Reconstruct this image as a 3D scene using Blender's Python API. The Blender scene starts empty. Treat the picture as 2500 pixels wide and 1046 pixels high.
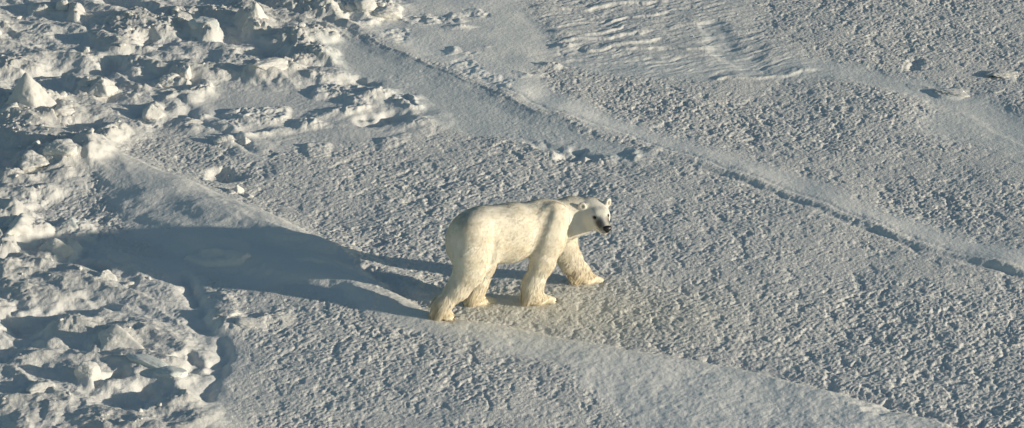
import bpy, math, random
import numpy as np
from mathutils import Vector, Matrix

random.seed(4); rng = np.random.default_rng(7)
sc = bpy.context.scene
COL = sc.collection
R = math.radians

# ------------------------------------------------------------------ camera
PITCH = R(23.0)
CAM = np.array([0.0, -40.4, 18.4])
FWD = np.array([0.0, math.cos(PITCH), -math.sin(PITCH)])
UPV = np.array([0.0, math.sin(PITCH), math.cos(PITCH)])
FPX = 190.0 * 44.4              # focal length in photo pixels (photo 2500 wide)
cam_d = bpy.data.cameras.new('camera'); cam = bpy.data.objects.new('camera', cam_d); COL.objects.link(cam)
cam.location = CAM; cam.rotation_euler = (math.pi/2 - PITCH, 0, 0)
cam_d.sensor_width = 36; cam_d.lens = 36 * FPX / 2500; cam_d.clip_start = 0.5; cam_d.clip_end = 20000
sc.camera = cam

def G(px, py, z=0.0):
    """ground point seen at photo pixel (px, py)"""
    d = FWD * FPX + UPV * (523 - py) + np.array([px - 1250.0, 0, 0])
    t = (z - CAM[2]) / d[2]
    p = CAM + d * t
    return float(p[0]), float(p[1])

# ------------------------------------------------------------------ light
SUN_AZ, SUN_EL = R(-18.0), R(11.5)       # direction towards the sun, from +X turned to the camera
sd = Vector((math.cos(SUN_EL)*math.cos(SUN_AZ), math.cos(SUN_EL)*math.sin(SUN_AZ), math.sin(SUN_EL)))
sun_d = bpy.data.lights.new('sun', 'SUN'); sun = bpy.data.objects.new('sun', sun_d); COL.objects.link(sun)
sun_d.energy = 4.7; sun_d.angle = R(0.8); sun_d.color = (1.0, 0.885, 0.715)
sun.rotation_euler = sd.to_track_quat('Z', 'Y').to_euler(); sun.location = (20, -8, 12)
w = bpy.data.worlds.new('World'); sc.world = w; w.use_nodes = True
nt = w.node_tree; bgn = nt.nodes['Background']
sky = nt.nodes.new('ShaderNodeTexSky'); sky.sky_type = 'NISHITA'; sky.sun_disc = False
sky.sun_elevation = SUN_EL; sky.sun_rotation = math.atan2(sd.x, sd.y)
sky.air_density = 1.0; sky.dust_density = 0.4; sky.ozone_density = 1.4
tn = nt.nodes.new('ShaderNodeMixRGB'); tn.blend_type = 'MULTIPLY'; tn.inputs[0].default_value = 1; tn.inputs[2].default_value = (.96, 1.0, .92, 1)
nt.links.new(sky.outputs[0], tn.inputs[1]); nt.links.new(tn.outputs[0], bgn.inputs[0]); bgn.inputs[1].default_value = 0.102
sc.view_settings.view_transform = 'Standard'; sc.view_settings.look = 'None'; sc.view_settings.exposure = 0
try:
    sc.cycles.max_bounces = 5; sc.cycles.diffuse_bounces = 3
except Exception: pass

# ------------------------------------------------------------------ noise
PERM = rng.permutation(4096)
GA = rng.random(4096) * 2*np.pi
GX, GY = np.cos(GA).astype(np.float32), np.sin(GA).astype(np.float32)
def hsh(i, j): return PERM[(PERM[i & 4095] + j) & 4095]
def perlin(x, y):
    xi = np.floor(x).astype(np.int64); yi = np.floor(y).astype(np.int64)
    fx = (x - xi).astype(np.float32); fy = (y - yi).astype(np.float32)
    u = fx*fx*fx*(fx*(fx*6-15)+10); v = fy*fy*fy*(fy*(fy*6-15)+10)
    def g(a, b, dx, dy):
        h = hsh(xi+a, yi+b); return GX[h]*dx + GY[h]*dy
    n0 = g(0,0,fx,fy); n1 = g(1,0,fx-1,fy); n2 = g(0,1,fx,fy-1); n3 = g(1,1,fx-1,fy-1)
    a = n0 + u*(n1-n0); b = n2 + u*(n3-n2)
    return (a + v*(b-a)) * 1.5
def fbm(x, y, lam, octv=4, gain=.5, ox=0.0):
    s = 0; a = 1
    for o in range(octv):
        s = s + a*perlin(x/lam + ox + 17.3*o, y/lam + ox*.7 - 9.1*o); a *= gain; lam *= .5
    return s
def ridged(x, y, lam, octv=3, gain=.5, ox=0.0):
    s = 0; a = 1
    for o in range(octv):
        s = s + a*(1 - 2*np.abs(perlin(x/lam + ox + 7.3*o, y/lam + ox*.7 - 3.1*o))); a *= gain; lam *= .5
    return s
def sm(a, b, x):
    t = np.clip((x-a)/(b-a), 0, 1); return t*t*(3-2*t)

# ------------------------------------------------------------------ terrain tools (all in ground metres)
def line_pts(pix): return [G(*p) for p in pix]
def poly_dist(x, y, pts, closed=False, reach=3.0):
    """unsigned distance to polyline, signed side (left of travel +), parameter 0..1; far points are left at a large distance"""
    px_ = [p[0] for p in pts]; py_ = [p[1] for p in pts]
    near = (x > min(px_)-reach) & (x < max(px_)+reach) & (y > min(py_)-reach) & (y < max(py_)+reach)
    D_ = np.full(x.shape, 99.0, np.float32); S_ = np.ones(x.shape, np.float32); T_ = np.zeros(x.shape, np.float32)
    if near.any(): D_[near], S_[near], T_[near] = _poly_dist(x[near], y[near], pts, closed)
    return D_, S_, T_
def _poly_dist(x, y, pts, closed):
    best = np.full(x.shape, 1e9); side = np.zeros(x.shape); tt = np.zeros(x.shape)
    segs = list(zip(pts[:-1], pts[1:])) + ([(pts[-1], pts[0])] if closed else [])
    L = [math.hypot(b[0]-a[0], b[1]-a[1]) for a, b in segs]; tot = sum(L); acc = 0
    for (a, b), l in zip(segs, L):
        dx, dy = (b[0]-a[0])/l, (b[1]-a[1])/l
        rx, ry = x-a[0], y-a[1]
        t = np.clip(rx*dx + ry*dy, 0, l)
        qx, qy = rx - t*dx, ry - t*dy
        d = np.hypot(qx, qy); m = d < best
        best = np.where(m, d, best); side = np.where(m, np.sign(dx*ry - dy*rx), side); tt = np.where(m, (acc+t)/tot, tt)
        acc += l
    return best, side, tt
def poly_mask(x, y, pix, soft=.15):
    pts = line_pts(pix)
    near = (x > min(p[0] for p in pts)-soft) & (x < max(p[0] for p in pts)+soft) & (y > min(p[1] for p in pts)-soft) & (y < max(p[1] for p in pts)+soft)
    out = np.zeros(x.shape, np.float32)
    if near.any(): out[near] = _poly_mask(x[near], y[near], pts, soft)
    return out
def _poly_mask(x, y, pts, soft):
    d, _, _ = _poly_dist(x, y, pts, True)
    ins = np.zeros(x.shape, bool)
    n = len(pts)
    for i in range(n):
        (x0, y0), (x1, y1) = pts[i], pts[(i+1) % n]
        c = ((y0 > y) != (y1 > y)) & (x < (x1-x0)*(y-y0)/((y1-y0) if abs(y1-y0) > 1e-9 else 1e-9) + x0)
        ins ^= c
    s = np.where(ins, d, -d)
    return sm(-soft, soft, s)
def smooth_line(pix, n=6):
    """Catmull-Rom through pixel points, on the ground"""
    P = [np.array(G(*p)) for p in pix]; P = [2*P[0]-P[1]] + P + [2*P[-1]-P[-2]]
    out = []
    for i in range(1, len(P)-2):
        for k in range(n):
            t = k/n; a, b, c, d = P[i-1:i+3]
            out.append(tuple(.5*((2*b)+(-a+c)*t+(2*a-5*b+4*c-d)*t*t+(-a+3*b-3*c+d)*t**3)))
    out.append(tuple(P[-2])); return out

# mounds of the pressure-ridge rubble: photo px of foot, height m, half size across (photo px) and along depth (m), turn deg, sharpness
MOUNDS = [
 (330,85,.34,95,.75,-15,2.2),(420,60,.22,70,.5,-30,2.0),(185,38,.25,30,.18,0,2.6),(110,30,.14,50,.35,0,1.6),
 (230,140,.20,60,.35,-20,1.3),(330,165,.22,95,.28,-38,1.3),(470,175,.16,90,.3,-30,1.4),
 (560,40,.22,90,.5,0,1.4),(625,70,.40,36,.28,0,1.0),(500,90,.26,45,.35,20,1.5),(650,130,.18,110,.28,25,1.4),
 (720,110,.30,65,.6,-45,1.5),(760,150,.24,55,.4,-35,1.6),(800,30,.30,80,.5,-30,1.5),(720,15,.35,80,.5,0,1.5),(900,35,.30,70,.45,-20,1.6),
 (650,195,.16,55,.2,25,1.6),(700,175,.14,30,.2,0,1.5),
 (90,265,.42,75,.5,-20,1.0),(150,290,.2,60,.35,-20,1.4),(250,225,.26,38,.3,0,1.2),(430,200,.20,55,.25,25,1.5),
 (370,285,.24,32,.25,0,1.1),(320,230,.13,50,.3,0,1.3),(200,195,.14,60,.25,-20,1.2),(60,160,.12,60,.3,-20,1.2),(15,170,.16,50,.3,0,1.3),
 (30,310,.18,40,.25,0,1.3),(260,350,.22,50,.35,-30,1.4),(110,330,.10,90,.3,-15,1.2),(230,390,.26,45,.4,-20,1.5),(130,410,.22,55,.35,0,1.8),
 (60,430,.24,60,.4,0,1.6),(70,480,.18,70,.3,10,1.5),(20,520,.3,55,.3,-20,1.7),(45,590,.36,48,.5,-30,2.0),(60,660,.20,50,.4,-30,1.6),
 (140,620,.30,38,.3,-10,1.3),(175,560,.16,50,.3,0,1.4),(250,690,.16,40,.25,-30,1.3),(150,700,.14,60,.4,-30,1.3),(40,730,.18,60,.4,-30,1.4),
 (170,800,.22,55,.5,-45,1.3),(120,850,.14,60,.35,-30,1.3),(290,850,.30,60,.32,-10,1.0),(240,870,.16,40,.3,-20,1.4),(215,935,.20,30,.2,0,1.4),
 (60,890,.18,60,.35,-30,1.4),(110,960,.16,40,.2,20,1.5),(150,975,.12,50,.3,0,1.5),(420,930,.14,40,.2,-25,1.6),(370,905,.10,60,.2,-25,1.6),
 (440,1000,.22,55,.4,-20,1.4),(470,1030,.14,50,.3,0,1.4),(350,1040,.12,60,.3,0,1.4),(230,1030,.12,60,.3,0,1.3),(20,1000,.16,70,.3,-30,1.3),(100,1040,.14,60,.3,-10,1.3),
 (560,790,.14,60,.3,-20,1.4),(650,795,.10,50,.25,-20,1.4),(540,740,.10,40,.2,0,1.4),
 (560,310,.07,80,.2,25,1.3),(640,335,.07,60,.16,25,1.3),(480,300,.09,60,.16,20,1.2),(600,345,.10,22,.12,0,1.1),(550,345,.09,30,.14,0,1.2),(470,320,.07,40,.16,0,1.2),
 (850,275,.10,30,.38,-75,1.6),(890,255,.085,50,.22,20,1.6),(935,240,.10,45,.25,-30,1.5),(1000,255,.12,34,.28,-50,1.5),(780,290,.05,35,.25,-60,1.5),
 (1020,300,.07,50,.4,-50,1.4),(1240,360,.03,60,.16,-40,1.4),(1480,385,.06,60,.22,-20,1.5),(1560,385,.06,45,.25,-30,1.5),(1330,365,.04,60,.14,-40,1.5),
 (1375,115,.07,30,.2,0,1.4),(1345,170,.08,34,.12,0,1.4),(1300,190,.05,24,.1,0,1.3),(1045,50,.06,24,.14,0,1.4),(1130,70,.06,30,.14,0,1.4),(1105,130,.05,22,.12,0,1.4),
 (1120,45,.05,22,.1,0,1.4),(2320,225,.04,45,.1,-8,1.6),(2450,185,.04,40,.1,-5,1.7),(2280,215,.05,60,.14,-20,1.5),
 (-60,80,.35,90,.6,0,1.4),(-80,240,.35,90,.6,-20,1.4),(-90,420,.35,80,.5,0,1.4),(-60,620,.30,80,.5,-20,1.4),(-90,800,.30,80,.5,-20,1.4),(-70,960,.25,80,.5,0,1.4),
 (380,-30,.4,100,.6,0,1.4),(150,-60,.4,100,.6,0,1.4),(600,-60,.5,120,.7,0,1.4),(820,-60,.4,100,.6,0,1.4),
]
PITS = [(930,300,.13,38,.30,-60),(960,290,.07,30,.2,0),(1000,252,.06,20,.12,0),(880,205,.08,40,.14,0),(1390,378,.12,45,.14,-20),(1340,355,.06,60,.1,-35),
        (545,428,.12,36,.12,-5),(350,975,.16,60,.3,-20),(470,890,.10,50,.1,-30),(265,930,.14,30,.12,0),(220,650,.08,40,.2,0),(70,790,.16,70,.35,-20),(20,860,.15,60,.35,-30),(210,760,.12,50,.45,-50),
        (2150,1010,.05,60,.15,-20),(2240,160,.05,20,.15,0),(650,130,.20,80,.25,0),(170,325,.14,80,.25,-8),(120,385,.15,70,.25,-8),(120,180,.13,80,.25,0),(360,105,.14,40,.25,0),(270,165,.16,60,.35,-20),(560,100,.14,50,.35,0),(240,650,.05,20,.2,0)]
RUB_A = [(-700,-400),(980,-400),(1000,20),(900,70),(800,110),(830,180),(720,215),(560,215),(470,250),(400,310),(300,340),(250,410),(150,480),(60,505),(-700,505)]
RUB_B = [(-700,500),(60,515),(130,560),(240,600),(380,680),(420,740),(480,850),(500,930),(520,1000),(560,1200),(-700,1400)]

CREST = smooth_line([(560,-60),(700,10),(830,62),(960,118),(1100,180),(1220,228),(1350,283),(1500,330),(1620,372),(1750,412),(1900,462),(2050,525),(2200,580),(2350,628),(2500,668),(2700,740),(3000,860)])
DRIFT = smooth_line([(180,330),(270,372),(420,438),(600,508),(740,572),(850,640),(940,712),(1020,758),(1110,782),(1250,808),(1400,838),(1600,872),(1800,905),(1950,945),(2100,985),(2250,1025),(2400,1090),(2600,1200)])

def height(x, y):
    """returns height and tint weights"""
    wx = x + .10*fbm(x, y, .9, 3, .5, 3.3) + .02*fbm(x, y, .16, 2, .5, 8.1)
    wy = y + .14*fbm(x, y, .9, 3, .5, 5.7) + .03*fbm(x, y, .16, 2, .5, 1.1)
    H = .035*fbm(x, y, 5.0, 2, .5, 1.7) + .02*fbm(x, y, 1.6, 2, .5, 2.2)
    A = np.ones(x.shape)                      # chop amount
    tint = np.zeros(x.shape)                  # bluish ice tint, with the floor band's shade painted in; negative lightens
    # --- main crest running down to the right: raised bank behind, trough in front
    d, s, t = poly_dist(wx*.35+x*.65, wy*.35+y*.65, CREST)
    sdist = d*s                               # + = far side (up right)
    hgt = .046 + .012*perlin(t*14, t*3+.5) - .014*sm(.45, .65, t)
    sdist = sdist + .05*fbm(x, y, .7, 3, .6, 47)
    fw = .13 + .34*(1-sm(.42, .6, t))
    hgt = hgt*np.clip(.85+.8*perlin(x/.9, y/.9+3.3), .35, 1.4)
    H += hgt*np.where(sdist > 0, np.exp(-(np.maximum(sdist,0)/.60)**1.5), sm(0, 1, (sdist+fw)/(fw+.02)))
    H -= .020*np.exp(-((sdist+.13)/.07)**2)*sm(.45, .62, t) * np.clip(.6+1.3*perlin(x/.45, y/.45), 0, 1.5)
    H -= .008*np.exp(-((sdist-.10)/.035)**2)*sm(.25,.35,t)
    sdc = sdist; A *= 1 - .88*np.exp(-((sdist-.32)/.30)**2)
    H += .008*np.exp(-((sdist+.07)/.03)**2)*(1-sm(.45,.6,t))
    # --- smooth bank behind the crest
    m = poly_mask(wx, wy, [(600,-120),(850,50),(1000,120),(1220,225),(1500,330),(1560,338),(1440,262),(1330,212),(1290,175),(1420,150),(1340,100),(1290,20),(1280,-200)], .18)
    A *= 1 - .93*m; H += .02*m*fbm(x, y, 1.1, 2, .5, 6)
    mm = m*sm(.25, .5, fbm(x, y, .9, 2, .6, 12.3)); H += .02*mm*fbm(x, y, .22, 3, .6, 4); 
    # --- floor band before the crest
    mb = poly_mask(wx, wy, [(760,110),(850,90),(980,135),(1220,240),(1500,352),(1620,392),(1540,398),(1440,385),(1330,358),(1150,330),(1020,285),(960,235),(880,200),(780,170)], .10)
    A *= 1 - .72*mb; H -= .008*mb; tint = np.maximum(tint, .45*mb)
    # --- plain between rubble and floor band, smooth-ish
    ms = poly_mask(wx, wy, [(380,180),(520,200),(720,175),(880,185),(960,225),(1060,320),(1000,350),(850,350),(760,380),(640,370),(480,330),(400,260)], .35)
    A *= 1 - .72*ms
    pr = ms*sm(.10, .45, fbm(x, y, 1.1, 2, .6, 112.3)); H += pr*(.035+.022*ridged(wx, wy, .22, 3, .6, 118.0))
    # --- path in the upper right
    for pp, wd, k in (([(1380,150),(1620,168),(1850,168),(2050,172),(2170,198),(2290,228),(2400,262),(2520,330),(2700,430)], .42, .85), ([(2380,300),(2560,340),(2700,420)], .9, .75), ([(1730,60),(1760,110),(1830,160)], .25, .8)):
        dd, ss, _ = poly_dist(wx, wy, smooth_line(pp)); g = np.exp(-(dd/wd)**4); A *= 1 - k*g; H -= .025*g; tint = np.maximum(tint, .35*g)
        H += .006*np.exp(-((dd*ss+wd*.9)/.06)**2)
    # --- wind-carved streaks, top centre
    mt = poly_mask(wx, wy, [(1240,-250),(1340,110),(1400,160),(1560,190),(1800,180),(2000,170),(1860,60),(1800,-60),(1900,-250)], .5)
    ca, sa = math.cos(R(24)), math.sin(R(24))
    u = (wx*ca + wy*sa); v = (-wx*sa + wy*ca)
    st = ridged(u/5.5, v, .42, 3, .6, 2.2)
    H += mt*(.008*np.maximum(st, -.4)+.008*ridged(u/4, v, .16, 2, .6, 5.2)); A *= 1 - .6*mt
    for pp in ([(1290,20),(1400,22),(1520,12),(1640,-8)], [(1330,75),(1430,85),(1540,60)], [(1360,100),(1480,98),(1600,72)], [(1400,130),(1500,118),(1620,92)],[(1480,48),(1580,36),(1640,20)],[(1720,198),(1880,188),(2010,166)],[(1500,128),(1640,118),(1760,112)]):
        dd, ss, tt2 = poly_dist(wx, wy, smooth_line(pp)); q = dd*ss
        H += (.026*np.where(q > 0, np.exp(-(q/.12)**2), np.exp(-(q/.035)**2)))*sm(0, .12, tt2)*(1-sm(.88, 1, tt2))
    # --- the drift the bear walks along
    d, s, t = poly_dist(wx*.25+x*.75, wy*.25+y*.75, DRIFT)
    q = -d*s                                   # + = near side (down left)
    left = 1-sm(.27, .42, t)
    H += left*(.115*np.exp(-((q-.42)/.55)**2) + .05*sm(-.05, .12, q)*np.exp(-(q/1.2)**2))
    H += (1-left)*.085*sm(-.16, .12, q)*np.exp(-(np.maximum(q,0)/2.5)**2)
    H -= (1-left)*.05*np.exp(-((q+.18)/.13)**2)*sm(.5,.8,t)*(.5+.8*np.abs(perlin(x/.5,y/.5)))
    md = poly_mask(wx, wy, [(200,345),(270,372),(420,438),(600,508),(740,572),(850,640),(940,712),(1020,758),(1110,782),(1250,808),(1400,838),(1600,872),(1800,905),(1950,945),(2100,985),(2250,1025),(2400,1090),(2400,1300),(1560,1300),(1560,1046),(1480,975),(1350,905),(1200,860),(1060,835),(960,805),(860,750),(700,712),(560,690),(440,650),(330,560),(280,500),(230,430)], .16)
    A *= 1 - .80*md
    fine = poly_mask(wx, wy, [(1050,790),(1400,838),(1800,905),(2100,985),(2400,1090),(2400,1400),(1400,1400),(1400,990),(1200,860)], .3)
    tint = tint - .55*fine*md - .4*m - .5*np.exp(-((sdc-.30)/.28)**2)  # crest's sunlit bank painted brighter; smooth drift and upper bank lightened
    H += fine*md*(.006*fbm(x, y, .22, 4, .6, 9) + .02*fbm(x, y, 1.2, 2, .5, 19))
    # wind lines sweeping along the upper drift
    H += left*md*.010*ridged(t*9+.15*fbm(x, y, .8, 2, .5, 27), q + .1*fbm(x, y, 1.0, 2, .5, 29), .42, 2, .5, 8.8)
    for off, am in ((.28, .007), (.72, .010), (1.2, .009)):
        e_ = q - off - .16*fbm(x, y, 1.5, 2, .5, 33+off*9); H += left*sm(0, .08, t)*am*np.where(e_ < 0, np.exp(-(e_/.20)**2), np.exp(-(e_/.08)**2))
    # small dune lobes near the bear's heels
    for pp, hh, wd in (([(640,590),(760,620),(880,650),(1000,700),(1080,770)], .085, .12), ([(690,650),(800,672),(900,700),(1010,715)], .035, .06), ([(420,500),(520,545),(640,580),(760,640),(850,705)], .05, .22), ([(300,470),(400,550),(520,610),(640,660)], .045, .25), ([(400,590),(560,640),(720,690),(870,720),(960,790)], .085, .18)):
        dd, ss, tt2 = poly_dist(wx, wy, smooth_line(pp)); qq = dd*ss
        H += hh*np.where(qq > 0, np.exp(-(qq/(wd*2.2))**2), np.exp(-(qq/wd)**2))*sm(0,.2,tt2)*(1-sm(.8,1,tt2))
    # cracked slab lying in the shadow
    ms2 = poly_mask(x, y, [(450,636),(500,632),(560,640),(612,652),(590,662),(500,655)], .02); H += .05*ms2
    # tracks in the upper left
    for pp, hh in (([(430,195),(470,240),(510,285),(580,325),(660,372)], .028), ([(560,345),(600,380),(640,395)], .012)):
        dd, ss, tt2 = poly_dist(wx, wy, smooth_line(pp)); qq = dd*ss
        H += hh*np.exp(-(qq/.14)**2) - hh*.8*np.exp(-((qq+.22)/.07)**2); A *= 1-.6*np.exp(-(dd/.25)**2)
    # shallow trough that opens on the left of the plain
    T = smooth_line([(400,650),(450,690),(490,760),(530,840),(545,900),(520,960),(515,1010)])
    dd, ss, tt2 = poly_dist(wx, wy, T); qq = dd*ss   # + = right side
    H -= .085*np.clip(1+.6*perlin(x/.3, y/.3),.4,1.6)*np.where(qq > 0, np.exp(-(qq/.10)**2), np.exp(-(qq/.20)**2))*sm(0,.1,tt2)*(1-sm(.9,1,tt2)); A *= 1-.85*np.exp(-(dd/.25)**2)
    # --- rubble
    mr = np.maximum(poly_mask(wx, wy, RUB_A, .25), poly_mask(wx, wy, RUB_B, .55))
    wx2 = x + .15*fbm(x, y, .55, 3, .5, 23.3); wy2 = y + .2*fbm(x, y, .55, 3, .5, 31.7)
    Hm = np.zeros(x.shape)
    for (px, py, h, rx, ry, rot, sh) in MOUNDS:
        cx, cy = G(px, py); rr = rx/185.0
        if py > 640: h = h*.72
        dx, dy = wx2-cx, wy2-cy
        msk = (np.abs(dx) < 2.6*max(rr, ry)) & (np.abs(dy) < 2.6*max(rr, ry))
        if not msk.any(): continue
        c, s_ = math.cos(R(rot)), math.sin(R(rot))
        a = (dx[msk]*c + dy[msk]*s_)/rr; b = (-dx[msk]*s_ + dy[msk]*c)/ry
        r = np.sqrt(a*a + b*b + .01)
        # flat-topped for sh>1.7, peaked for sh~1; steeper towards the shade
        raw = 1.12 - (r/1.15)**sh*.62 if sh > 1.7 else 1.05-.68*r**sh
        f = h*np.clip(raw, 0, 1 if sh > 1.7 else 1.05) - .10*np.clip(-raw*1.6, 0, 1)
        k = .05; cur = Hm[msk]; q2 = np.clip(.5+.5*(f-cur)/k, 0, 1)
        Hm[msk] = cur*(1-q2) + f*q2 + k*q2*(1-q2) 
    H += Hm*.56
    ca, sa = math.cos(R(-38)), math.sin(R(-38)); du = (wx*ca + wy*sa); dv = (-wx*sa + wy*ca)
    H += mr*.075*ridged(du/3.4, dv, .70, 2, .45, 33.0)
    for (px, py, h, rx, ry, rot) in PITS:
        cx, cy = G(px, py); rr = rx/185.0
        c, s_ = math.cos(R(rot)), math.sin(R(rot)); dx, dy = wx2-cx, wy2-cy
        a = (dx*c+dy*s_)/rr; b = (-dx*s_+dy*c)/ry
        H -= h*np.exp(-(a*a+b*b)**1.5)
    lum = sm(-.3, .35, fbm(x, y, 1.3, 2, .5, 41))         # rough faces and smooth wind-packed patches
    H += mr*(.035*fbm(wx, wy, .7, 3, .5, 14) + (.12+.88*lum)*.012*ridged(wx2, wy2, .30, 4, .5, 19.0)*(1+.7*sm(.04, .2, Hm)))
    A *= 1 - .72*mr; H += mr*fbm(x, y, .09, 2, .85, 75)*(.0045+.017*sm(.03, .2, Hm)*sm(-.2, .3, fbm(x, y, .4, 2, .5, 78)))
    extra = sm(.02, .08, Hm)*(1-mr)
    H += extra*.018*ridged(wx, wy, .2, 3, .6, 61.0)
    # --- frozen chop
    ca, sa = math.cos(R(38)), math.sin(R(38))
    cx_ = x + .05*fbm(x, y, .25, 2, .5, 71); cy_ = y + .06*fbm(x, y, .25, 2, .5, 77)
    u = (cx_*ca + cy_*sa)*.68; v = (-cx_*sa + cy_*ca)
    n1 = fbm(u, v, .12, 1, .65, 51.0); n2 = ridged(u, v, .048, 1, .65, 55.0); n3 = fbm(u*1.2, v, .048, 2, .9, 58.0)
    pits = -np.minimum(sm(.18, .60, fbm(x, y*.85, .21, 3, .6, 91.0)), 1); big = sm(1.5, 4.0, x)*sm(.5, -2.0, y)
    region = np.clip(.86 + .55*fbm(x, y, 2.4, 2, .5, 81.0) + .25*fbm(x, y, .8, 1, .5, 84.0), .35, 1.5) + .35*big
    chop = .0030*n1 + .0036*n2 + .0072*n3 + .0145*pits + .010*fbm(x, y, .6, 2, .5, 97)
    H += A*region*chop
    H += (1-A)*(.0017*fbm(x, y, .065, 2, .8, 66.0) + .003*fbm(wx, wy, .45, 2, .5, 68))
    # level ground under the paws
    for px, py in PAWS:
        g = np.exp(-(((x-px)**2 + (y-py)**2)/.16**2)); H = H*(1-.85*g) - .004*g
    return H, tint, A, mr

# ------------------------------------------------------------------ bear frame
HEAD = R(24.4)
BX, BY = G(1250, 738)
cH, sH = math.cos(HEAD), math.sin(HEAD)
def bear_world(x, y): return BX + x*cH - y*sH, BY + x*sH + y*cH
def S(px, py, y):
    """bear-space point (forward, left, up) seen at photo px in the vertical plane at sideways offset y"""
    x = (px-1250+78.5*y)/173.0
    z = (738-py-30.7*x-67.6*y)/174.9
    return np.array([x, y, z])
PAWS = [bear_world(-.98,-.17), bear_world(-.34,.13), bear_world(.30,-.2), bear_world(1.16,.15)]

# ------------------------------------------------------------------ node helpers
def new_mat(name):
    m = bpy.data.materials.new(name); m.use_nodes = True
    return m, m.node_tree.nodes, m.node_tree.links, m.node_tree.nodes['Principled BSDF']
def noise_node(N, L, vec, scale, detail=4, rough=.6):
    n = N.new('ShaderNodeTexNoise'); n.inputs['Scale'].default_value = scale; n.inputs['Detail'].default_value = detail; n.inputs['Roughness'].default_value = rough
    L.new(vec, n.inputs['Vector']); return n
def snow_material(name, bump=.012, base=(.80,.80,.80), attr=False, objc=False):
    m, N, L, P = new_mat(name)
    P.inputs['Roughness'].default_value = .75; P.inputs['Specular IOR Level'].default_value = .25
    tc = N.new('ShaderNodeTexCoord'); vec = tc.outputs['Object'] 
    n1 = noise_node(N, L, vec, 1.7, 5); ramp = N.new('ShaderNodeMixRGB'); ramp.inputs[1].default_value = (base[0]*.92, base[1]*.935, base[2]*.95, 1); ramp.inputs[2].default_value = (min(1,base[0]*1.06), min(1,base[1]*1.05), min(1,base[2]*1.02), 1)
    L.new(n1.outputs[0], ramp.inputs[0]); col = ramp.outputs[0]
    if attr:
        at = N.new('ShaderNodeAttribute'); at.attribute_name = 'tint'
        mu = N.new('ShaderNodeMixRGB'); mu.blend_type = 'MULTIPLY'; mu.inputs[0].default_value = 1
        L.new(col, mu.inputs[1]); L.new(at.outputs['Color'], mu.inputs[2]); col = mu.outputs[0]
    L.new(col, P.inputs['Base Color'])
    n2 = noise_node(N, L, vec, 30, 4, .7); n3 = noise_node(N, L, vec, 11, 3, .6)
    ad = N.new('ShaderNodeMath'); ad.operation = 'ADD'; L.new(n2.outputs[0], ad.inputs[0]); L.new(n3.outputs[0], ad.inputs[1])
    b = N.new('ShaderNodeBump'); b.inputs['Strength'].default_value = .4; b.inputs['Distance'].default_value = bump
    if attr:
        fn_ = noise_node(N, L, vec, 24, 3, .8); m1 = N.new('ShaderNodeMath'); m1.operation = 'MULTIPLY_ADD'
        rr = N.new('ShaderNodeMath'); rr.operation = 'MULTIPLY'; rr.inputs[1].default_value = 2.8; L.new(at.outputs['Alpha'], rr.inputs[0])
        L.new(fn_.outputs[0], m1.inputs[0]); L.new(rr.outputs[0], m1.inputs[1]); L.new(ad.outputs[0], m1.inputs[2]); ad = m1
    L.new(ad.outputs[0], b.inputs['Height']); L.new(b.outputs[0], P.inputs['Normal'])
    return m
M_SNOW = snow_material('snow_ground_material', .017, (.735,.728,.705), attr=True)
M_ICE = snow_material('ice_block_material', .02, (.70,.69,.665))
M_BLUE = snow_material('glazed_ice_material', .010, (.66,.69,.68))

def mesh_from(name, V, F, mat, parent=None, smooth=True):
    me = bpy.data.meshes.new(name)
    V = np.asarray(V, np.float32); F = np.asarray(F, np.int32); k = F.shape[1]
    me.vertices.add(len(V)); me.vertices.foreach_set('co', V.ravel())
    me.loops.add(F.size); me.loops.foreach_set('vertex_index', F.ravel())
    me.polygons.add(len(F)); me.polygons.foreach_set('loop_start', np.arange(0, F.size, k, dtype=np.int32))
    try: me.polygons.foreach_set('loop_total', np.full(len(F), k, np.int32))
    except Exception: pass
    me.polygons.foreach_set('use_smooth', np.full(len(F), smooth))
    me.update(calc_edges=True)
    me.materials.append(mat)
    o = bpy.data.objects.new(name, me); COL.objects.link(o)
    if parent: o.parent = parent
    return o
def tag(o, label, cat, group=None):
    o['label'] = label; o['category'] = cat
    if group: o['group'] = group
    return o

# ------------------------------------------------------------------ ground sheet
STEP = .0135
def axis(a, b, step, far):
    core = np.arange(a, b, step); out = []; s = step; p = b
    while p < far: s *= 1.16; p += s; out.append(p)
    lo = []; s = step; p = a
    while p > -far: s *= 1.16; p -= s; lo.append(p)
    return np.array(lo[::-1] + list(core) + out)
xs = axis(-9.3, 9.3, STEP, 6000); ys = axis(-5.0, 13.6, STEP*1.35, 6000)
XX, YY = np.meshgrid(xs, ys)
HH, TT, AA, RR = height(XX, YY)
farfade = np.exp(-np.maximum(0, np.hypot(XX, YY-4)-25)/40.0)
HH = HH*farfade
ny, nx = XX.shape
idx = np.arange(nx*ny).reshape(ny, nx)
F = np.stack([idx[:-1,:-1], idx[:-1,1:], idx[1:,1:], idx[1:,:-1]], -1).reshape(-1, 4)
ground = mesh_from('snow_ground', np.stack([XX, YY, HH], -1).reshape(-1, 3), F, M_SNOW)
ground['kind'] = 'structure'; ground['label'] = 'wind crusted snow over sea ice'
tc = np.ones((ny, nx, 4), np.float32)
tc[..., 3] = np.maximum(AA, .8*RR)
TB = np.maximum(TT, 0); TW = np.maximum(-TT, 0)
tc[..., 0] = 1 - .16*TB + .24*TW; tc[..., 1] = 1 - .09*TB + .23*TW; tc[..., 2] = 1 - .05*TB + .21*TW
wm = np.exp(-(((XX-BX-.9)/1.7)**2 + ((YY-BY+.45)/.9)**2))       # warm halo of light round the bear, painted into the snow tint
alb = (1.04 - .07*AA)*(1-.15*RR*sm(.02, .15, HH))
tc[..., :3] *= alb[..., None]
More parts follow.
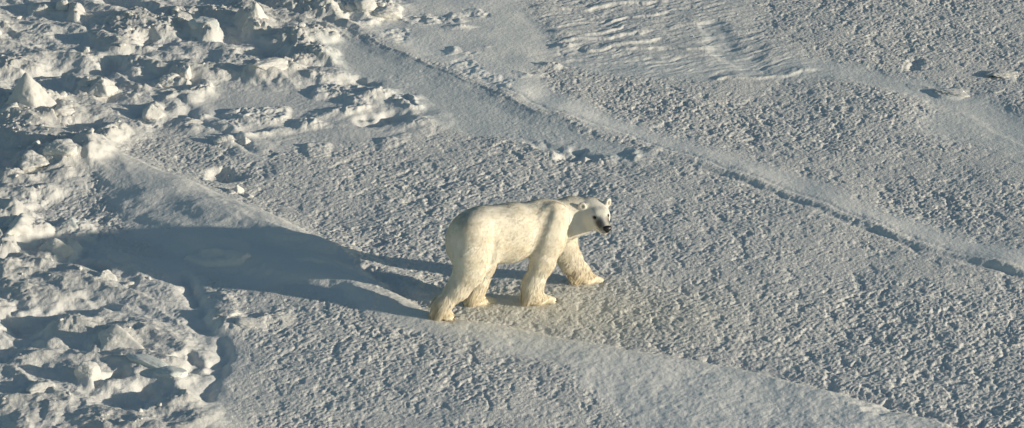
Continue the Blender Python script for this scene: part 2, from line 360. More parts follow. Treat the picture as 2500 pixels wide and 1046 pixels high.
tc[..., 0] *= 1 + .01*wm; tc[..., 1] *= 1 - .01*wm; tc[..., 2] *= 1 - .09*wm
pit = sm(-.02, -.07, HH)*AA*0
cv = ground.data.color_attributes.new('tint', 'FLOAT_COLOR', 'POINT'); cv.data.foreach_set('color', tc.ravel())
def zat(x, y):
    i = int(np.clip(np.searchsorted(xs, x), 1, nx-1)); j = int(np.clip(np.searchsorted(ys, y), 1, ny-1))
    return float(HH[j-3:j+4, i-3:i+4].mean())

# ------------------------------------------------------------------ ice chunks
def ico(sub):
    import bmesh
    bm = bmesh.new(); bmesh.ops.create_icosphere(bm, subdivisions=sub, radius=1)
    V = np.array([v.co[:] for v in bm.verts]); Fc = np.array([[v.index for v in f.verts] for f in bm.faces]); bm.free(); return V, Fc
ICO5 = ico(5); ICO3 = ico(3)
def noise3(P, sc_, off):
    return (perlin(P[:,0]*sc_+off, P[:,1]*sc_+P[:,2]*sc_*.7-off) + perlin(P[:,1]*sc_-off*1.3, P[:,2]*sc_+P[:,0]*sc_*.6+off))*.7
def chunk_mesh(seed, dims, planes=9, rough=.10, peak=None, lo=False):
    r = np.random.default_rng(seed); V, Fc = ICO3 if lo else ICO5; n = V.copy()
    pn = r.normal(size=(planes, 3)); pn /= np.linalg.norm(pn, axis=1)[:, None]; pd = r.uniform(.55, .92, planes)
    if peak:                                   # sloping flanks that meet in a point
        k = 4; a0 = r.uniform(0, 6.28); an = a0 + np.arange(k)*2*np.pi/k + r.uniform(-.3, .3, k)
        pn = np.stack([np.cos(an), np.sin(an), np.full(k, peak)], 1); pn /= np.linalg.norm(pn, axis=1)[:, None]; pd = r.uniform(.42, .55, k)
        pn = np.vstack([pn, [[0, 0, -1]]]); pd = np.append(pd, .5)
    c = n @ pn.T; rad = np.where(c > .05, pd/np.maximum(c, .05), 9)
    k = 16.0; rad = -np.log(np.exp(-k*np.minimum(rad, 2.0)).sum(1) + np.exp(-k*1.05))/k
    P = n*rad[:, None]
    P = P*(1 + rough*noise3(n, 1.6, seed*3.1) + rough*.55*noise3(n, 4.0, seed*1.7) + rough*.3*noise3(n, 9.0, seed*.7))[:, None]
    return P*np.array(dims)*.5*1.25, Fc
BLOCKS = [
 # px, py(foot), width m, depth m, height m, peak, turn, mat, label, category
 (78,286,.86,.72,1.0,.55,-20,0,'large sharp pyramid of ice beside the left edge, pale face to the sun','ice block'),
 (150,296,.46,.40,.34,None,0,0,'rounded snow lump at the foot of the large sharp pyramid','snow lump'),
 (250,236,.36,.34,.40,.7,10,0,'small rounded peak of snow right of the large pyramid','snow lump'),
 (452,196,.20,.26,.36,None,35,0,'smooth upright knob of glazed ice on the end of a short ridge','ice block'),
 (425,206,.34,.26,.26,None,20,0,'rough lump joined below the smooth upright knob','snow lump'),
 (372,288,.26,.24,.38,.9,0,0,'lone pointed hummock between two dark hollows','ice block'),
 (160,34,.22,.2,.42,None,0,0,'upright block with squared top at the top left edge','ice block'),
 (112,32,.30,.24,.22,None,0,0,'low crumbled block left of the squared upright one','snow lump'),
 (212,128,.17,.18,.20,None,0,0,'small round ball of snow heading a long shaded ridge','snow lump'),
 (500,84,.40,.30,.34,None,-20,1,'smooth shaded boulder of ice under the sharp peak','ice block'),
 (628,74,.46,.42,.58,.45,15,0,'tall jagged peak of ice at the head of the dark hollow','ice block'),
 (655,190,.50,.28,.24,None,25,0,'long crumbly slab of broken snow leaning beside the smooth plain','snow slab'),
 (700,172,.22,.2,.2,None,0,0,'knobbly lump at the upper end of the crumbly slab','snow lump'),
 (810,98,.24,.2,.12,None,0,0,'flat bright piece lying in front of the top rubble heap','ice fragment'),
 (888,38,.38,.34,.42,None,0,0,'big pale boulder crowning the rubble heap at the top','ice block'),
 (940,44,.42,.3,.34,None,-20,0,'craggy lump to the right of the big pale boulder','snow lump'),
 (860,34,.30,.3,.30,None,0,0,'shaded lump to the left of the big pale boulder','snow lump'),
 (1042,48,.22,.16,.12,.8,0,0,'small bright cone alone on the smooth bank','ice fragment'),
 (28,300,.26,.22,.24,None,0,0,'small knob at the left edge under the large pyramid','snow lump'),
 (262,346,.30,.26,.24,None,0,0,'bright cluster of lumps where the double track begins','snow lump'),
 (80,424,.40,.40,.34,None,0,0,'round boulder of the left pair below the dark hollow','snow lump'),
 (150,412,.38,.34,.30,None,0,0,'cracked round boulder of the left pair above the drift','snow lump'),
 (45,588,.48,.62,.50,None,-25,0,'thick overhanging block with a smooth shaded top at the left edge','ice block'),
 (138,626,.38,.32,.46,.9,0,0,'bright upright hummock next to the tip of the shadow','ice block'),
 (176,556,.30,.28,.24,.9,10,1,'shaded hummock inside the bear\'s long shadow','ice block'),
 (258,690,.24,.2,.26,.9,0,0,'pointed lump half hiding a dark hollow below the shadow','snow lump'),
 (285,852,.66,.50,.56,.6,-20,0,'clean white pyramid standing alone in the lower left','ice block'),
 (216,936,.26,.22,.34,None,0,0,'bright white cube of snow beside a dark pit','ice block'),
 (108,972,.36,.22,.22,None,25,0,'low bright wedge near the lower left corner','ice fragment'),
 (425,932,.40,.24,.18,None,-28,1,'long half buried slab of glazed ice in the lower left','ice slab'),
 (360,908,.46,.2,.14,None,-28,1,'buried end of a slab pointing at the white pyramid','ice slab'),
 (580,470,.15,.11,.20,.8,20,0,'bright upright shard on the edge of the drift','ice fragment'),
 (560,474,.20,.12,.08,None,30,0,'flat shard lying left of the upright bright one','ice fragment'),
 (605,480,.15,.1,.08,None,-20,0,'thin shard lying right of the upright bright one','ice fragment'),
 (1428,388,.14,.12,.14,.8,0,0,'bright tooth of ice at the end of the blue hollow','ice fragment'),
 (600,352,.17,.13,.20,.8,0,0,'short pointed tooth on the plain under the long track','ice fragment'),
 (548,350,.24,.16,.16,None,0,0,'round lump left of the short pointed tooth','snow lump'),
 (470,302,.34,.14,.12,.8,10,0,'wind carved fin pointing right on the plain','snow lump'),
 (2325,224,.50,.24,.12,None,-8,0,'long low bright hump beside the far path','snow lump'),
 (2452,184,.42,.24,.11,None,-4,0,'low smooth hump near the right edge','snow lump'),
 (560,782,.30,.22,.16,None,0,0,'knobbly lump at the upper end of the dark trough','snow lump'),
 (610,806,.36,.2,.14,None,-20,0,'broken lump right of the dark trough','snow lump'),
]
for i, (px, py, wd, dp, hg, pk, rot, mt, lab, cat) in enumerate(BLOCKS):
    hg *= (.78 if i != 0 else .92) if px < 2300 else .5
    V, Fc = chunk_mesh(100+i, (wd, dp, hg*1.0), 10, .09 if cat != 'snow lump' else .15, pk) if px < 2300 else chunk_mesh(100+i, (wd, dp, hg), 12, .32, None)
    kind = {'ice block':'ice_block','snow lump':'snow_lump','ice fragment':'ice_fragment','ice slab':'ice_slab','snow slab':'snow_slab'}[cat]
    o = mesh_from(kind, V, Fc, (M_ICE, M_BLUE)[mt])
    x, y = G(px, py); z = zat(x, y)
    # stand it in the snow so that its top is about hg above the level around
    top = V[:, 2].max(); zb = min(z, max(0.0, z-hg*.35))
    o.location = (x, y, zb + hg*.74 - top)
    o.rotation_euler = (random.uniform(-.1, .1), random.uniform(-.1, .1), R(rot))
    tag(o, lab, cat)

# crumbs of snow nobody could count
def crumbs():
    Vs, Fs, n = [], [], 0; protos = [chunk_mesh(500+k, (1, 1, .8), 8, .15, None, True) for k in range(5)]
    cnt = 0; r = np.random.default_rng(11)
    while cnt < 500:
        x = r.uniform(-8.6, 7.5); y = r.uniform(-4.2, 12.6)
        i = int(np.searchsorted(xs, x)); j = int(np.searchsorted(ys, y))
        rb = RR[j, i]; a = AA[j, i]
        p = .012*a + .75*rb*sm(.08, .25, np.array(HH[j, i]))
        if r.random() > p or math.hypot(x-.1, y) < 1.0: continue
        s = r.uniform(.015, .035)*(1 + 3.0*rb*r.random()**4)
        V, Fc = protos[r.integers(5)]; a_ = r.uniform(0, 6.28); c, s_ = math.cos(a_), math.sin(a_)
        W = V*s*np.array([1, r.uniform(.6, 1), r.uniform(.5, .9)]); W = np.stack([W[:,0]*c-W[:,1]*s_, W[:,0]*s_+W[:,1]*c, W[:,2]], 1)
        Vs.append(W + np.array([x, y, HH[j, i] + s*.08])); Fs.append(Fc + n); n += len(V); cnt += 1
    o = mesh_from('snow_crumbs', np.vstack(Vs), np.vstack(Fs), M_ICE); o['kind'] = 'stuff'
    tag(o, 'small crumbs of broken snow strewn over the crust and the rubble', 'snow crumbs')
crumbs()

# ------------------------------------------------------------------ BEAR: signed distance body
VOX = .0095
LO = np.array([-1.34, -.80, -.06]); HI = np.array([1.60, .52, 1.52])
dims = np.ceil((HI-LO)/VOX).astype(int)
gx = (LO[0] + np.arange(dims[0])*VOX).astype(np.float32); gy = (LO[1] + np.arange(dims[1])*VOX).astype(np.float32); gz = (LO[2] + np.arange(dims[2])*VOX).astype(np.float32)
D = np.full(dims, .5, np.float32)
def region(lo, hi):
    a = np.clip(np.floor((lo-LO)/VOX).astype(int), 0, dims); b = np.clip(np.ceil((hi-LO)/VOX).astype(int)+1, 0, dims)
    sl = tuple(slice(int(i), int(j)) for i, j in zip(a, b))
    X, Y, Z = np.meshgrid(gx[sl[0]], gy[sl[1]], gz[sl[2]], indexing='ij'); return sl, X, Y, Z
def smin(a, b, k):
    h = np.clip(.5+.5*(b-a)/k, 0, 1); return b*(1-h)+a*h-k*h*(1-h)
def put(sl, d, k, cut=False):
    if cut: D[sl] = -smin(-D[sl], d, k)
    else: D[sl] = smin(D[sl], d, k)
def ell(c, r, M=None, k=.08, cut=False):
    c = np.array(c, float); r = np.array(r, float); m = r.max() + k + .03
    sl, X, Y, Z = region(c-m, c+m)
    P = np.stack([X-c[0], Y-c[1], Z-c[2]], -1)
    if M is not None: P = P @ np.array(M)           # world -> local (columns = local axes)
    k0 = np.sqrt(((P/r)**2).sum(-1)); k1 = np.sqrt(((P/(r*r))**2).sum(-1)) + 1e-6
    put(sl, (k0*(k0-1)/k1).astype(np.float32), k, cut)
def cone(a, b, ra, rb, k=.06, flat=1.0):
    """tapered limb segment; flat<1 squeezes it sideways (bear y)"""
    a = np.array(a, float); b = np.array(b, float); m = max(ra, rb) + k + .03
    sl, X, Y, Z = region(np.minimum(a, b)-m, np.maximum(a, b)+m)
    ab = b-a; l2 = ab@ab
    px_, py_, pz_ = X-a[0], Y-a[1], Z-a[2]
    t = np.clip((px_*ab[0]+py_*ab[1]+pz_*ab[2])/l2, 0, 1)
    d = np.sqrt((px_-t*ab[0])**2 + ((py_-t*ab[1])/flat)**2 + (pz_-t*ab[2])**2) - (ra + t*(rb-ra))
    put(sl, (d*min(1, flat*1.0)).astype(np.float32), k)
def limb(pts, k=.06, flat=1.0):
    for (p, ra), (q, rb) in zip(pts[:-1], pts[1:]): cone(p, q, ra, rb, k, flat)
# trunk: high rump, deep belly, lower shoulders
ell((-.42, 0, 1.01), (.42, .31, .385), k=.05)
ell((-.60, 0, .93), (.29, .27, .36), k=.12)
ell((-.04, 0, .975), (.50, .315, .395), k=.10)
ell((.40, -.19, .93), (.17, .11, .26), k=.07)
ell((-.50, -.19, .86), (.23, .12, .30), k=.08)
ell((.40, 0, .975), (.38, .27, .345), k=.10)
ell((.36, 0, 1.13), (.26, .17, .20), k=.10)
cone((.50, .02, 1.03), (.84, .03, 1.075), .26, .205, .08, .82)
cone((.84, .03, 1.085), (1.03, -.06, 1.115), .21, .175, .07, .9)
cone((.62, 0, .86), (1.0, -.10, .985), .16, .145, .10, .9)
cone((-.78, 0, .98), (-.85, 0, .88), .06, .04, .06)
# hind legs
yR, yL = -.19, .17
limb([(S(1158,575,-.15), .27), (S(1152,625,-.19), .225), (S(1146,662,-.20), .185), (S(1122,700,-.19), .142), (S(1091,733,-.18), .112)], .07, .85)
limb([(S(1091,733,-.18), .112), (S(1083,752,-.175), .092), (S(1094,766,-.17), .072)], .04)
limb([(S(1172,585,.13), .24), (S(1176,640,.16), .19), (S(1168,690,.15), .13), (S(1158,716,.14), .115), (S(1160,730,.135), .09)], .07, .85)
limb([(S(1152,730,.135), .085), (S(1192,736,.13), .066)], .04)
# fore legs
limb([(S(1350,535,-.15), .22), (S(1342,590,-.20), .19), (S(1324,640,-.215), .155), (S(1303,690,-.21), .130), (S(1301,714,-.205), .115), (S(1312,728,-.20), .092)], .06, .80)
limb([(S(1312,728,-.20), .085), (S(1336,733,-.20), .062)], .04)
limb([(S(1372,560,.12), .20), (S(1376,600,.16), .175), (S(1393,632,.17), .14), (S(1420,664,.165), .105), (S(1436,680,.16), .09)], .06, .85)
limb([(S(1434,682,.16), .085), (S(1458,687,.155), .060)], .04)
# toes + claw seats
CLAWS = []
def toes(base, yaw, n=5, spread=.13, rt=.034, drop=0):
    f = np.array([math.cos(yaw), math.sin(yaw), 0]); l = np.array([-math.sin(yaw), math.cos(yaw), 0])
    for i in range(n):
        u = (i-(n-1)/2)/((n-1)/2)
        c = base + f*(.035*(1-abs(u)**1.6)) + l*u*spread*.5 + np.array([0, 0, -drop])
        a = f + l*u*.25
        cone(c - a*.05 + np.array([0, 0, .012]), c, rt*1.05, rt*.95, .022)
        CLAWS.append((c + a*rt*.75 + np.array([0, 0, .004]), a))
toes(S(1346,736,-.20)+np.array([0,0,.015]), R(-6), drop=0)
toes(S(1466,690,.155)+np.array([0,0,.012]), R(-4))
toes(S(1202,739,.13)+np.array([0,0,.012]), R(-4))
toes(np.array([-.955, -.17, .035]), R(-10))
# head
H0 = np.array([1.094, -.215, 1.128]); YAW = R(-94); TIP = R(-5)
f = np.array([math.cos(YAW)*math.cos(TIP), math.sin(YAW)*math.cos(TIP), math.sin(TIP)])
l = np.array([-math.sin(YAW), math.cos(YAW), 0.0]); u = np.cross(f, l)
HM = np.stack([f, l, u], 1)
def h(a, b, c): return H0 + HM @ np.array([a, b, c])
ell(h(-.01, 0, -.015), (.19, .168, .135), HM, .07)
ell(h(-.12, 0, -.045), (.17, .17, .165), HM, .08)
ell(h(.00, 0, -.085), (.16, .160, .125), HM, .06)
for s_ in (-1, 1):
    ell(h(.080, s_*.058, .050), (.075, .045, .045), HM, .04)
cone(h(.10, 0, -.005), h(.30, 0, -.045), .106, .072, .05)
cone(h(.06, 0, -.105), h(.275, 0, -.118), .105, .050, .04)
ell(h(.315, 0, -.055), (.05, .055, .045), HM, .03)
for s_ in (-1, 1):
    ell(h(.295, s_*.032, -.085), (.055, .03, .03), HM, .025)
    em = HM @ np.array(Matrix.Rotation(R(28*s_), 3, 'Z'))
    ew = .192 if s_ < 0 else .168; ell(h(-.035, s_*ew, .118), (.026, .052, .058), em, .022)
    ell(h(-.065, s_*.140, .080), (.035, .05, .05), HM, .03)
    ell(h(-.010, s_*(ew+.004), .120), (.020, .030, .036), em, .012, cut=True)
    ell(h(.150, s_*.083, .034), (.022, .018, .013), HM, .015, cut=True)

def crease(pts, r, k=.05):
    for a, b in zip(pts[:-1], pts[1:]):
        a = np.array(a, float); b = np.array(b, float); m = r+k+.03
        sl, X, Y, Z = region(np.minimum(a, b)-m, np.maximum(a, b)+m)
        ab = b-a; t = np.clip(((X-a[0])*ab[0]+(Y-a[1])*ab[1]+(Z-a[2])*ab[2])/(ab@ab), 0, 1)
        put(sl, np.sqrt((X-a[0]-t*ab[0])**2+(Y-a[1]-t*ab[1])**2+(Z-a[2]-t*ab[2])**2)-r, k, cut=True)
crease([S(1342,508,-.28), S(1326,560,-.35), S(1306,612,-.35), S(1284,642,-.32)], .075)
crease([S(1222,545,-.375), S(1212,600,-.37), S(1200,650,-.33)], .05)
crease([S(1386,520,-.20), S(1380,550,-.20)], .03, .03)
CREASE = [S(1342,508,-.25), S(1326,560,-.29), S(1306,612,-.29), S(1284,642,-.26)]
# vectorised surface nets
def surface_nets(D):
    nx_, ny_, nz_ = D.shape; S_ = D < 0
    c = [S_[i:nx_-1+i, j:ny_-1+j, k:nz_-1+k] for i in (0, 1) for j in (0, 1) for k in (0, 1)]
    tot = sum(a.astype(np.int8) for a in c); act = (tot > 0) & (tot < 8)
    cells = np.argwhere(act); vid = np.full(act.shape, -1, np.int64); vid[act] = np.arange(len(cells))
    acc = np.zeros((len(cells), 3)); cn = np.zeros(len(cells))
    corners = [(i, j, k) for i in (0, 1) for j in (0, 1) for k in (0, 1)]
    for a in corners:
        for ax in range(3):
            if a[ax] == 1: continue
            b = list(a); b[ax] = 1
            va = D[cells[:,0]+a[0], cells[:,1]+a[1], cells[:,2]+a[2]]; vb = D[cells[:,0]+b[0], cells[:,1]+b[1], cells[:,2]+b[2]]
            m = (va < 0) != (vb < 0); t = np.where(m, va/np.where(m, va-vb, 1), 0)
            p = np.tile(np.array(a, float), (len(cells), 1)); p[:, ax] += t
            acc += p*m[:, None]; cn += m
    V = (cells + acc/cn[:, None])*VOX + LO
    Fs = []
    for ax in range(3):
        b, c2 = (ax+1) % 3, (ax+2) % 3
        s0 = [slice(None)]*3; s1 = [slice(None)]*3; s0[ax] = slice(0, -1); s1[ax] = slice(1, None)
        e0, e1 = S_[tuple(s0)], S_[tuple(s1)]
        for flip, mask in ((False, e0 & ~e1), (True, ~e0 & e1)):
            E = np.argwhere(mask); E = E[(E[:, b] > 0) & (E[:, c2] > 0) & (E[:, b] < D.shape[b]-1) & (E[:, c2] < D.shape[c2]-1)]
            def q(db, dc):
                P = E.copy(); P[:, b] += db; P[:, c2] += dc; return vid[P[:,0], P[:,1], P[:,2]]
            qd = [q(-1,-1), q(0,-1), q(0,0), q(-1,0)]
            if flip: qd = qd[::-1]
            Fs.append(np.stack(qd, 1))
    return V, np.vstack(Fs)
BV, BF = surface_nets(D)
# gentle laplacian smoothing
for it in range(3):
    acc = np.zeros_like(BV); cn = np.zeros(len(BV))
    for a, b in ((0,1),(1,2),(2,3),(3,0)):
        np.add.at(acc, BF[:, a], BV[BF[:, b]]); np.add.at(cn, BF[:, a], 1)
        np.add.at(acc, BF[:, b], BV[BF[:, a]]); np.add.at(cn, BF[:, b], 1)
    BV = BV*.5 + .5*acc/np.maximum(cn, 1)[:, None]
BV[:, 2] = np.maximum(BV[:, 2], -.012)
FN = np.cross(BV[BF[:,2]]-BV[BF[:,0]], BV[BF[:,3]]-BV[BF[:,1]]); FA = .5*np.linalg.norm(FN, axis=1)
VN = np.zeros_like(BV)
for a in range(4): np.add.at(VN, BF[:, a], FN)
VN /= np.linalg.norm(VN, axis=1)[:, None] + 1e-9

# ---- coat colour by place
def to_head(P): return (P-H0) @ HM
def seg_d(P, a, b):
    ab = b-a; t = np.clip(((P-a)@ab)/(ab@ab), 0, 1); return np.linalg.norm(P-a-t[:, None]*ab, axis=1)
def coat(P, Nn):
    n = len(P); q = to_head(P)
    base = np.tile(np.array([.97, .915, .79]), (n, 1))
    n1 = noise3(P, 2.3, 3.3); n2 = noise3(P*np.array([1, 1, .45]), 11, 7.7)
    warm = np.array([.84, .70, .46]); cream = np.array([.88, .80, .65]); grey = np.array([.50, .50, .44])
    def mix(wt, c, b_):
        return b_*(1-wt[:, None]) + np.array(c)*wt[:, None]
    base = mix(np.clip(.22 + .5*n1 + .25*n2, 0, .75), cream, base)
    low = np.clip(1-sm(.05, .42, P[:, 2]), 0, 1); base = mix(.60*low*(.7+.5*n2), warm, base)
    # heel tufts and backs of the forelegs
    for c, r_ in ((S(1068,736,-.18), .13), (S(1150,728,.135), .12), (S(1290,722,-.2), .11), (S(1405,662,.16), .15)):
        d = np.linalg.norm(P-c, axis=1); base = mix(.6*np.clip(1-d/r_, 0, 1), (.52,.39,.22), base)
    for a, b_ in zip(CREASE[:-1], CREASE[1:]):  # shade of the shoulder crease painted as a dark line in the coat
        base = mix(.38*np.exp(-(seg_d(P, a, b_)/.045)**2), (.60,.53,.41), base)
    streak = noise3(P*np.array([1.0, 1.0, .38]), 17, 2.9); base = base*(1+np.clip(.09*streak, -.09, .06))[:, None]
    broad = noise3(P, 4.2, 6.1); base = mix(np.clip(.34*broad, 0, .32), (.86,.75,.53), base)
    # back greyed with painted shade; rump part stain, part painted shade
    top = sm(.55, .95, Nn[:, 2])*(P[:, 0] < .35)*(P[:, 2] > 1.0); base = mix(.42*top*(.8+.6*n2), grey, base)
    rp = np.clip(1-np.linalg.norm((P-np.array([-.74, -.16, .80]))/np.array([.12, .14, .36]), axis=1), 0, 1); base = mix(.55*rp, (.58,.52,.40), base)
    # face, and neck darkened with shade painted into the coat
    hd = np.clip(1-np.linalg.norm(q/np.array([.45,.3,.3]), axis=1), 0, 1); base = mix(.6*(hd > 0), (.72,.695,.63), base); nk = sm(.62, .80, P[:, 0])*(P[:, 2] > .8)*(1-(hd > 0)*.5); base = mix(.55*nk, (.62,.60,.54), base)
    base = mix(np.clip(1-np.linalg.norm((q-np.array([.32,0,-.05]))/np.array([.10,.085,.07]), axis=1), 0, 1)**.5*.80, (.05,.048,.045), base)
    for s_ in (-1, 1):
        base = mix(.92*np.clip(1.55-np.linalg.norm((q-np.array([.255, s_*.068, -.015]))/np.array([.095,.055,.065]), axis=1), 0, 1), (.055,.055,.053), base)  # muzzle sides: dark short fur deepened with painted shade
        e = np.linalg.norm((q-np.array([.152, s_*.088, .034]))/np.array([.040,.040,.029]), axis=1)
        base = mix(np.clip(1.25-e, 0, 1), (.02,.018,.016), base)
        e = np.linalg.norm((q-np.array([-.018, s_*(.196 if s_ < 0 else .172), .114]))/np.array([.026,.030,.034]), axis=1)
        base = mix(np.clip(1.15-e, 0, 1)*.92, (.06,.052,.045), base)
    # mouth line
    ml = (np.abs(q[:, 2]+.100) < .007)*(q[:, 0] > .19)*(q[:, 0] < .36)*(np.abs(q[:, 1]) < .1); base = mix(.75*ml, (.06,.05,.045), base)
    return np.clip(base, 0, 1)

def hair_mat(name, rough=.8, trans=0.0):
    m, N, L, P = new_mat(name); P.inputs['Roughness'].default_value = rough; P.inputs['Specular IOR Level'].default_value = .15
    at = N.new('ShaderNodeAttribute'); at.attribute_name = 'coat'
    tcn = N.new('ShaderNodeTexCoord'); nn = noise_node(N, L, tcn.outputs['Object'], 60, 3)
    mp = N.new('ShaderNodeMapRange'); mp.inputs[3].default_value = .86; mp.inputs[4].default_value = 1.1; L.new(nn.outputs[0], mp.inputs[0])
    mu = N.new('ShaderNodeMixRGB'); mu.blend_type = 'MULTIPLY'; mu.inputs[0].default_value = 1
    L.new(at.outputs['Color'], mu.inputs[1]); L.new(mp.outputs[0], mu.inputs[2]); L.new(mu.outputs[0], P.inputs['Base Color'])
    if trans:
        tr = N.new('ShaderNodeBsdfTranslucent'); L.new(mu.outputs[0], tr.inputs[0]); mx = N.new('ShaderNodeMixShader'); mx.inputs[0].default_value = trans
        L.new(P.outputs[0], mx.inputs[1]); L.new(tr.outputs[0], mx.inputs[2]); L.new(mx.outputs[0], N['Material Output'].inputs[0])
    else:
        bn = noise_node(N, L, tcn.outputs['Object'], 55, 3); b = N.new('ShaderNodeBump'); b.inputs['Strength'].default_value = .35; b.inputs['Distance'].default_value = .012
        L.new(bn.outputs[0], b.inputs['Height']); L.new(b.outputs[0], P.inputs['Normal'])
    return m
M_SKIN = hair_mat('bear_coat_material'); M_FUR = hair_mat('bear_fur_material', .8, .22)
def flat_mat(name, c, rough):
    m, N, L, P = new_mat(name); tcn = N.new('ShaderNodeTexCoord'); nn = noise_node(N, L, tcn.outputs['Object'], 90, 3)
    mx = N.new('ShaderNodeMixRGB'); mx.inputs[1].default_value = (*[v*.7 for v in c], 1); mx.inputs[2].default_value = (*[v*1.3 for v in c], 1)
    L.new(nn.outputs[0], mx.inputs[0]); L.new(mx.outputs[0], P.inputs['Base Color']); P.inputs['Roughness'].default_value = rough
    return m
M_NOSE = flat_mat('nose_leather_material', (.010,.010,.011), .38); M_EYE = flat_mat('eye_material', (.012,.008,.006), .12); M_CLAW = flat_mat('claw_material', (.03,.025,.022), .4)

bear = bpy.data.objects.new('polar_bear', None); COL.objects.link(bear)
bear.location = (BX, BY, 0); bear.rotation_euler = (0, 0, HEAD)
tag(bear, 'cream white polar bear striding over crusted snow with its head turned to the viewer', 'polar bear')
body = mesh_from('body', BV, BF, M_SKIN, bear)
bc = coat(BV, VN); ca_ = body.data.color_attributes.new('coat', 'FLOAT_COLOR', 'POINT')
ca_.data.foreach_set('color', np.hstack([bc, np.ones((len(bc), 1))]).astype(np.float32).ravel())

# ---- fur as fine tapered blades
NF = 230000
fc = BV[BF].mean(1)
wgt = FA.copy(); hq = to_head(fc); wgt *= np.where((hq[:, 0] > .02) & (np.linalg.norm(hq, axis=1) < .42), 1.6, 1.0)
wgt[fc[:, 2] < .0] = 0
pk = rng.choice(len(BF), NF, p=wgt/wgt.sum())
uu, vv = rng.random(NF)[:, None], rng.random(NF)[:, None]
A0, A1, A2, A3 = [BV[BF[pk, i]] for i in range(4)]
root = (A0*(1-uu)+A1*uu)*(1-vv) + (A3*(1-uu)+A2*uu)*vv
N0, N1, N2, N3 = [VN[BF[pk, i]] for i in range(4)]
nr = (N0*(1-uu)+N1*uu)*(1-vv) + (N3*(1-uu)+N2*uu)*vv; nr /= np.linalg.norm(nr, axis=1)[:, None]+1e-9
q = to_head(root)
hd = sm(.50, .30, np.linalg.norm(q-np.array([.05, 0, 0]), axis=1)) * sm(-.2, -.02, q[:, 0])
face = sm(.06, .16, q[:, 0])*hd
flow = np.tile(np.array([-.75, 0, -.65]), (NF, 1))
legw = sm(.72, .55, root[:, 2])
flow = flow*(1-legw[:, None]) + np.array([-.35, 0, -1.0])*legw[:, None]
flow = flow*(1-hd[:, None]) + (-f)*hd[:, None]
flow += .14*np.stack([noise3(root, 7, 1.1), noise3(root, 7, 2.2), noise3(root, 7, 3.3)], 1)
flow -= (flow*nr).sum(1)[:, None]*nr; flow /= np.linalg.norm(flow, axis=1)[:, None]+1e-6
L_ = .030*np.ones(NF)
L_ *= 1 - .62*hd; L_ *= 1 - .55*face
L_ *= 1 + .5*legw
back = sm(.1, -.6, nr[:, 0])*legw
low = sm(.55, .2, root[:, 2])
L_ *= 1 + 1.5*back*low
for c, r_, am in ((S(1072,734,-.18), .16, 2.2), (S(1400,668,.16), .17, 1.4), (S(1278,715,-.2), .14, .8), (S(1145,735,.13), .13, .8)):
    L_ *= 1 + am*np.clip(1-np.linalg.norm(root-c, axis=1)/r_, 0, 1)
L_ *= np.where(root[:, 2] < .09, .35, 1)
L_ *= rng.uniform(.6, 1.25, NF)
eyez = np.zeros(NF, bool)
for s_ in (-1, 1):
    eyez |= np.linalg.norm(q-np.array([.152, s_*.088, .034]), axis=1) < .022
    eyez |= np.linalg.norm((q-np.array([-.005, s_*(.194 if s_ < 0 else .170), .118]))/np.array([1,1,1.1]), axis=1) < .026
L_[eyez] = .002
L_[(np.linalg.norm(q-np.array([.36,0,-.05]), axis=1) < .05)] = .002
lift = .06 + .11*rng.random(NF); guard = rng.random(NF) < .10; lift[guard] += .14; L_[guard] *= 1.35
d0 = flow + nr*(lift*1.3)[:, None]; d0 /= np.linalg.norm(d0, axis=1)[:, None]
d1 = flow + nr*(lift*.4)[:, None] + np.array([0, 0, -.15]); d1 /= np.linalg.norm(d1, axis=1)[:, None]
side = np.cross(d0, nr + .35*rng.normal(size=(NF, 3))); side /= np.linalg.norm(side, axis=1)[:, None]+1e-9
wd = (.0016 + .0010*rng.random(NF))[:, None]*(1+.5*(L_[:, None] > .05))
p0 = root - nr*.002; p1 = p0 + d0*(L_*.5)[:, None]; p2 = p1 + d1*(L_*.5)[:, None]
# tufts: tips gather round the nearest clump centre
from mathutils.kdtree import KDTree
NC = 13000; kd = KDTree(NC)
for i in range(NC): kd.insert(root[i], i)
kd.balance()
ci = np.array([kd.find(p)[1] for p in root]); jit = rng.normal(size=(NC, 3))*.03
gather = ((.12+.30*legw)*(1-hd*.7))[:, None]
p2 += (p2[ci]-p2)*gather; p1 += (p1[ci]-p1)*gather*.35
p2[:, 2] = np.maximum(p2[:, 2], .0); p1[:, 2] = np.maximum(p1[:, 2], .0)
FV = np.stack([p0-side*wd, p0+side*wd, p1+side*wd*.8, p1-side*wd*.8, p2+side*wd*.25, p2-side*wd*.25], 1).reshape(-1, 3)
b0 = np.arange(NF)*6
FF = np.stack([np.stack([b0, b0+1, b0+2, b0+3], 1), np.stack([b0+3, b0+2, b0+4, b0+5], 1)], 1).reshape(-1, 4)
fur = mesh_from('fur', FV, FF, M_FUR, bear)
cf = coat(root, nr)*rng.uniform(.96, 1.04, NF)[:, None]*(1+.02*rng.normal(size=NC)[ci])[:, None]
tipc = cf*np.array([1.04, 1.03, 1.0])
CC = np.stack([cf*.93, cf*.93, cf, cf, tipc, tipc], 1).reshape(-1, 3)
ca_ = fur.data.color_attributes.new('coat', 'FLOAT_COLOR', 'POINT')
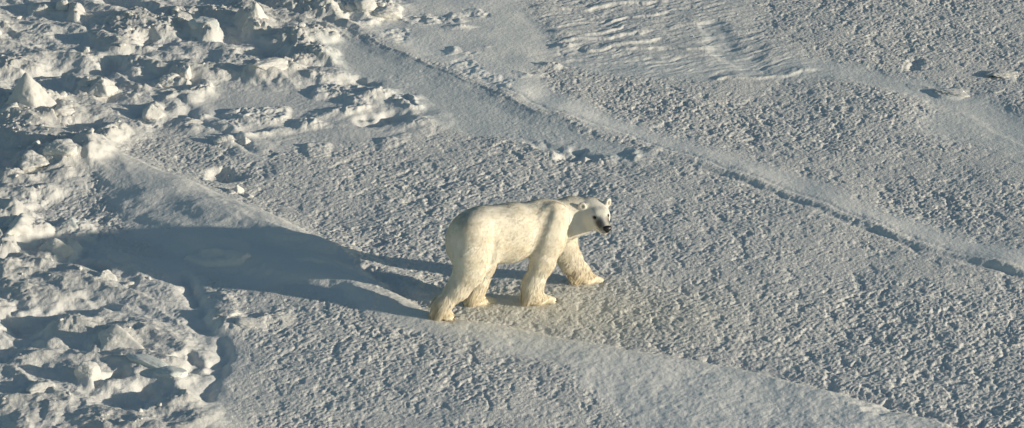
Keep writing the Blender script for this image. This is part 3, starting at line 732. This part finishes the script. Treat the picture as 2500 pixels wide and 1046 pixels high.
ca_.data.foreach_set('color', np.hstack([np.clip(CC, 0, 1), np.ones((len(CC), 1))]).astype(np.float32).ravel())
nv = nr + .05*rng.normal(size=nr.shape) + jit[ci]*(1-hd*.7)[:, None] ; nv /= np.linalg.norm(nv, axis=1)[:, None]
try: fur.data.normals_split_custom_set_from_vertices(np.repeat(nv, 6, axis=0).tolist())
except Exception as e: print('normals', e)

# ---- nose, eyes, claws
def blob(name, c, r, Mx, mat, sub=ICO3, fn=None):
    V = sub[0]*np.array(r)
    if fn is not None: V = fn(V)
    V = V @ np.array(Mx).T + c
    return mesh_from(name, V, sub[1], mat, bear)
def nose_shape(V):
    W = V.copy(); W[:, 1] *= 1 + .28*np.clip(W[:, 2]/.03, -1, 1)
    for s_ in (-1, 1):                                     # nostrils
        d = np.linalg.norm((W-np.array([.022, s_*.021, -.003]))/np.array([1, 1, .7]), axis=1); W[:, 0] -= .012*np.exp(-(d/.011)**2)
    return W
ICO4 = ico(4)
blob('nose', h(.362, 0, -.042), (.040, .056, .048), HM, M_NOSE, ICO4, nose_shape)
for s_ in (-1, 1):
    e = blob('eye', h(.152, s_*.0865, .034), (.024, .024, .019), HM, M_EYE)
def claw(c, a):
    a = a/np.linalg.norm(a); Vs = []; n = 7; rings = 6
    sd_ = np.cross(a, [0, 0, 1]); sd_ /= np.linalg.norm(sd_)
    for i in range(rings):
        t = i/(rings-1); cen = c + a*(.042*t) + np.array([0, 0, .010*math.sin(t*2.4) - .020*t*t]); rr = .0085*(1-t)**.7 + .0008
        for j in range(n):
            an = 2*math.pi*j/n; Vs.append(cen + sd_*math.cos(an)*rr + np.array([0, 0, 1])*math.sin(an)*rr)
    Fs = [[i*n+j, i*n+(j+1) % n, (i+1)*n+(j+1) % n, (i+1)*n+j] for i in range(rings-1) for j in range(n)]
    mesh_from('claw', Vs, Fs, M_CLAW, bear)
for c, a in CLAWS: claw(c, a)

if __name__ == '__main__':
    print('verts', len(HH.ravel()), 'bear', len(BV))
